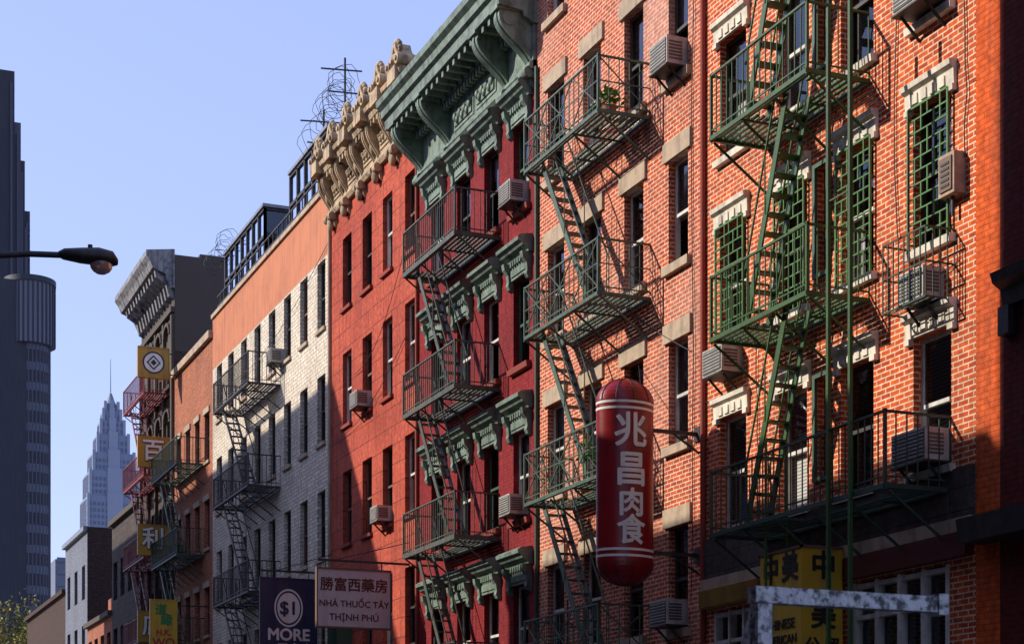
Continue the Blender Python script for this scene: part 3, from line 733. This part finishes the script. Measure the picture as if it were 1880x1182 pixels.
# ================================================================== small wall things
r=empty('utility_box',(WX,18.8,10)); g=GB(); g.fb(0,.18,18.62,18.95,9.45,9.98,'lintel_tan'); g.fb(.18,.2,18.66,18.91,9.5,9.93,'frame_brown')
for k in range(5): g.fb(.2,.21,18.7,18.87,9.55+k*.07,9.58+k*.07,'iron_dark')
g.cyl(g.F(.08,18.78,9.45),g.F(.08,18.78,9.2),.025,'iron_dark',8); g.obj('box',r)
def cable(pts,rad,mat,name='cable'):
    c=bpy.data.curves.new(name,'CURVE'); c.dimensions='3D'; c.bevel_depth=rad; s=c.splines.new('POLY'); s.points.add(len(pts)-1)
    for i,p in enumerate(pts): s.points[i].co=(*p,1)
    c.materials.append(MATS[mat]); o=bpy.data.objects.new(name,c); scene.collection.objects.link(o); return o
F=lambda o,t,h:(WX-o,t,h)
cable([F(.05,25.5,3),F(.05,25.5,19)],.045,'sill_red','downspout')
cable([F(.05,32.4,3),F(.05,32.4,16.4)],.04,'green_iron','downspout')
cable([F(.05,39.6,3),F(.05,39.6,17.5)],.045,'sill_red','downspout')
cable([F(.05,46.85,3),F(.05,46.85,17.5)],.05,'lintel_tan','downspout')
for t,h0,h1 in ((18.6,14,9.9),(23.8,8.9,5.9),(25.9,19,5),(20.1,19,9.3)):
    cable([F(.03,t+random.uniform(-.05,.05),h0+(h1-h0)*k/10) for k in range(11)],.008,'rubber')
for (a,ha),(b,hb),sg in (((39.7,16),(44.5,13.0),.9),((40.4,13),(46.5,11.6),.5),((47,17.2),(60,16.0),.8),((26,9.2),(31,12.7),.3),((33,13.2),(39,13.5),.4),((18.7,8.6),(25.4,8.2),.2)):
    cable([F(.04+.05*math.sin(math.pi*k/16),a+(b-a)*k/16,ha+(hb-ha)*k/16-sg*math.sin(math.pi*k/16)) for k in range(17)],.008,'rubber')
r=empty('razor_wire',(WX+.5,48,20.9))
for cx_,t0,t1,z,rr in ((WX+.5,47.2,50.5,21.3,.38),(WX+.7,47.6,49.6,22.0,.36),(WX+.2,59.5,62,21.0,.3)):
    pts=[]
    for k in range(110):
        a=k*.45; t=t0+(t1-t0)*k/110; q=rr*(1+.3*math.sin(k*.37)); pts.append((cx_+q*math.cos(a),t+.12*math.sin(k*1.7),z+q*math.sin(a)+.15*math.sin(k*.05)))
    o=cable(pts,.008,'iron_dark','wire_coil'); adopt(o,r)
g=GB()
for x,t,z in ((WX+.6,47.5,22.6),(WX+.6,49.6,21.9)): g.beam((x,t,18.2),(x,t,z),.05,.05,'iron_dark'); g.beam((x-.7,t,z-.4),(x+.5,t,z-.3),.035,.035,'iron_dark'); g.beam((x-.5,t,z-1.0),(x+.4,t,z-.95),.035,.035,'iron_dark')
g.obj('wire_posts',r)
r=empty('roof_antenna',(WX+.5,60,19)); g=GB(); g.beam((WX+.5,61.0,18.5),(WX+.5,61.0,21.2),.04,.04,'iron_dark')
for k in range(4): g.beam((WX-.0+.1*k,61.0,21.1-.2*k),(WX+1.0-.1*k,61.0,21.1-.2*k),.02,.02,'iron_dark')
g.obj('mast',r)
def plant(o,t,h,sz=.35,n=90):
    r=empty('potted_plant',F(o,t,h)); g=GB(); g.cyl(F(o,t,h),F(o,t,h+.22),.1,'terracotta_pot',12,r2=.14)
    for k in range(n):
        a=random.uniform(0,6.28); b=random.uniform(.1,1.3); q=sz*random.uniform(.3,1); c=Vector((WX-o+q*math.cos(a)*math.cos(b),t+q*math.sin(a)*math.cos(b),h+.25+q*math.sin(b)))
        d=Vector((random.uniform(-1,1),random.uniform(-1,1),random.uniform(-.3,1))).normalized()*.07; e=d.cross(Vector((random.random(),random.random(),1))).normalized()*.03
        g.poly([c-d,c+e,c+d,c-e],'leaf_plant')
        if k%6==0: g.beam(F(o,t,h+.2),c,.008,.008,'leaf_plant')
    g.obj('pot_and_leaves',r)
plant(.6,27.9,13.64,.33); plant(.75,27.8,7.34,.5,140); plant(.5,64.5,10.64,.5); plant(.6,28.4,13.64,.22,50)
# ================================================================== street lamp
r=empty('street_lamp',(.4,26.4,0)); g=GB(); lx,ly,lz=4.15,26.4,9.62
g.cyl((.4,ly,0),(.4,ly,8.6),.11,'metal_grey',14,r2=.08); g.cyl((.4,ly,0),(.4,ly,.5),.2,'metal_grey',14,r2=.15)
pts=[(.4,ly,8.5),(1.0,ly,9.0),(1.8,ly,9.33),(2.6,ly,9.52),(3.3,ly,9.64),(3.78,ly,9.68)]
for i in range(5): g.cyl(pts[i],pts[i+1],.045,'iron_dark',12)
g.obj('pole_and_arm',r)
g=GB(); n=14; rings=[(3.74,.05,.05,9.68),(3.82,.12,.10,9.68),(4.08,.17,.14,9.68),(4.32,.19,.16,9.69),(4.52,.16,.14,9.68),(4.60,.06,.06,9.66)]
vs=[];fs=[]
for x,wy,wz,z in rings:
    for i in range(n):
        a=2*math.pi*i/n; vs.append((x,ly+wy*math.cos(a),z+wz*(math.sin(a) if math.sin(a)>0 else math.sin(a)*.55)))
for j in range(len(rings)-1):
    for i in range(n): fs.append((j*n+i,j*n+(i+1)%n,(j+1)*n+(i+1)%n,(j+1)*n+i))
g.mesh(vs,fs,'iron_dark',True); g.poly(vs[-n:],'iron_dark'); g.cyl((4.2,ly,9.82),(4.2,ly,9.88),.035,'iron_dark',10)
g.sphere((4.36,ly,9.61),.17,.14,.15,'lamp_lens',14,8)
g.obj('lamp_head',r)
# ================================================================== foreground painted metal frame
r=empty('metal_frame',(3.08,5.22,0)); g=GB(); M='weathered_paint'
g.beam((3.045,5.22,2.32),(3.82,5.24,2.32),.055,.055,M); g.beam((3.08,5.22,.13),(3.08,5.22,2.29),.055,.055,M)
g.beam((3.08,5.25,2.29),(3.2,5.6,2.05),.03,.03,M)
g.box(3.80,3.84,5.205,5.275,2.283,2.357,M)
g.box(2.95,3.21,5.1,5.34,.13,.16,M); g.obj('tubes',r)
# ================================================================== distant towers
def strips(g,x0,x1,y,z0,z1,n,mat,w=.5,out=.4):
    for i in range(n):
        c=x0+(x1-x0)*(i+.5)/n; d=(x1-x0)/n*w/2; g.box(c-d,c+d,y-out,y+.1,z0,z1,mat)
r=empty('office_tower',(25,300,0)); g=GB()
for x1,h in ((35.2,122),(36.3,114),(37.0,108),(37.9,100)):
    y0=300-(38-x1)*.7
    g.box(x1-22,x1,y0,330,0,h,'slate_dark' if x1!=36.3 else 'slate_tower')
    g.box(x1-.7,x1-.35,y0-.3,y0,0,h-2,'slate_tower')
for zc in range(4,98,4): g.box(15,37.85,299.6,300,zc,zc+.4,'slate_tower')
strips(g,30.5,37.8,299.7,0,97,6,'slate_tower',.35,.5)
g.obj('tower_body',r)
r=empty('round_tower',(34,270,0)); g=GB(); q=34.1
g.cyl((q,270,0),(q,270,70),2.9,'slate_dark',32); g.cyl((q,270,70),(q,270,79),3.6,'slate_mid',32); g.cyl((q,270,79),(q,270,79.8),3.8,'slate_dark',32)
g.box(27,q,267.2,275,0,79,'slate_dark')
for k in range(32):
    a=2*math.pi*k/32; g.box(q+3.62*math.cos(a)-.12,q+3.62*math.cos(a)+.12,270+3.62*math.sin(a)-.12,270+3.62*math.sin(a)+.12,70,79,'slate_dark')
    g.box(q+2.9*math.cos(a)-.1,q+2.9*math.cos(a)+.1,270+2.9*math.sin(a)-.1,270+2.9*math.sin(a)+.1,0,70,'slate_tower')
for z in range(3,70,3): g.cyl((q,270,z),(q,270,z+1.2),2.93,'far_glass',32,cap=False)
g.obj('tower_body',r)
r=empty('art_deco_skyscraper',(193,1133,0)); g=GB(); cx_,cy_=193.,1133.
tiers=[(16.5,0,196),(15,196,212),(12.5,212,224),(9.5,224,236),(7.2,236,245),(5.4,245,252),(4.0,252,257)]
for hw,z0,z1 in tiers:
    g.box(cx_-hw,cx_+hw,cy_-hw,cy_+hw,z0,z1,'limestone_haze')
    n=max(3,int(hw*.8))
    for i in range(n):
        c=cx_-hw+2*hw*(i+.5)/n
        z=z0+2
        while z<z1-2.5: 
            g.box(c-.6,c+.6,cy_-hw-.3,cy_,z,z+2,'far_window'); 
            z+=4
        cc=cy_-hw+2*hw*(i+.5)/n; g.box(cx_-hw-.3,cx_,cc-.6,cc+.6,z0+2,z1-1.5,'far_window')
    for sx in (-1,1): g.box(cx_+sx*hw-.9,cx_+sx*hw+.9,cy_-hw-.9,cy_-hw+.9,z0,z1+1.2,'limestone_haze_pale')
    g.box(cx_-hw*.3,cx_+hw*.3,cy_-hw-.8,cy_-hw,z0,z1+2,'limestone_haze_pale')
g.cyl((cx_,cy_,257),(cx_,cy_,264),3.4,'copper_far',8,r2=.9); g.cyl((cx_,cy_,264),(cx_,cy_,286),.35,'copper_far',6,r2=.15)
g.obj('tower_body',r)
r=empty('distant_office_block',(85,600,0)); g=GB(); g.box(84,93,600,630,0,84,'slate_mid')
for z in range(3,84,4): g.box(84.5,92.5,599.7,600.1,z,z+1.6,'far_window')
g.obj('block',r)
# ================================================================== tree
r=empty('street_tree',(14,124,0)); g=GB(); tx,ty_=14.2,124.
g.cyl((tx,ty_,0),(tx,ty_,6),.28,'bark',10,r2=.2,)
ends=[]
for k in range(18):
    a=random.uniform(0,6.28); l=random.uniform(2,3.6); s=Vector((tx,ty_,random.uniform(5,9))); e=s+Vector((l*.75*math.cos(a),l*.75*math.sin(a),random.uniform(3,6)))
    g.cyl(s,e,.1,'bark',6,r2=.03); ends+= [e,(s+e)/2,s+(e-s)*.75]
ends+=[Vector((tx,ty_,15)),Vector((tx-1.0,ty_,14.6)),Vector((tx-.4,ty_,14)),Vector((tx+1,ty_,14.4)),Vector((tx+1.5,ty_,13.2))]
g.cyl((tx,ty_,6),(tx,ty_,14),.2,'bark',8,r2=.04)
for e in ends:
    for j in range(6):
        c=e+Vector([random.gauss(0,.6) for _ in range(3)])
        mt='leaf_a' if random.random()<.6 else 'leaf_b'
        for k in range(26):
            p=c+Vector([random.gauss(0,.3) for _ in range(3)]); d=Vector([random.gauss(0,1) for _ in range(3)]).normalized()*.13; q=d.cross(Vector((random.gauss(0,1),random.gauss(0,1),1))).normalized()*.08
            g.poly([p-d,p+q,p+d,p-q],mt)
g.obj('trunk_and_crown',r)
# ================================================================== light, sky, camera
Ld=Vector((1,-.5,-.68)).normalized()
sun=bpy.data.lights.new('sun','SUN'); sun.energy=5; sun.angle=math.radians(.5); sun.color=(1,.93,.82)
so=bpy.data.objects.new('sun',sun); scene.collection.objects.link(so); so.rotation_euler=Ld.to_track_quat('-Z','Y').to_euler()
w=bpy.data.worlds.new('World'); scene.world=w; w.use_nodes=True; nt=w.node_tree; L=nt.links.new
bg=nt.nodes['Background']; sk=nt.nodes.new('ShaderNodeTexSky'); sk.sky_type='NISHITA'; sk.sun_disc=False
S_=-Ld; el=math.asin(S_.z); sk.sun_elevation=el; sk.sun_rotation=math.atan2(S_.x,S_.y); sk.air_density=1.0; sk.dust_density=.6; sk.ozone_density=2
gm=nt.nodes.new('ShaderNodeGamma'); gm.inputs[1].default_value=.42
mm=nt.nodes.new('ShaderNodeMixRGB'); mm.blend_type='MULTIPLY'; mm.inputs[0].default_value=1; mm.inputs[2].default_value=(2.6,2.75,4.0,1)
L(sk.outputs[0],gm.inputs[0]); L(gm.outputs[0],mm.inputs[1]); L(mm.outputs[0],bg.inputs[0]); bg.inputs[1].default_value=.15
cam=bpy.data.cameras.new('Camera'); co=bpy.data.objects.new('Camera',cam); scene.collection.objects.link(co)
co.location=(0,0,1.6); co.rotation_euler=(math.pi/2,0,-math.radians(22.5)); cam.sensor_width=36; cam.lens=61.95; cam.shift_y=.4729; cam.clip_end=12000; cam.clip_start=.1
cam.dof.use_dof=True; cam.dof.focus_distance=32; cam.dof.aperture_fstop=9
scene.camera=co
scene.view_settings.view_transform='Standard'; scene.view_settings.look='None'; scene.view_settings.exposure=0
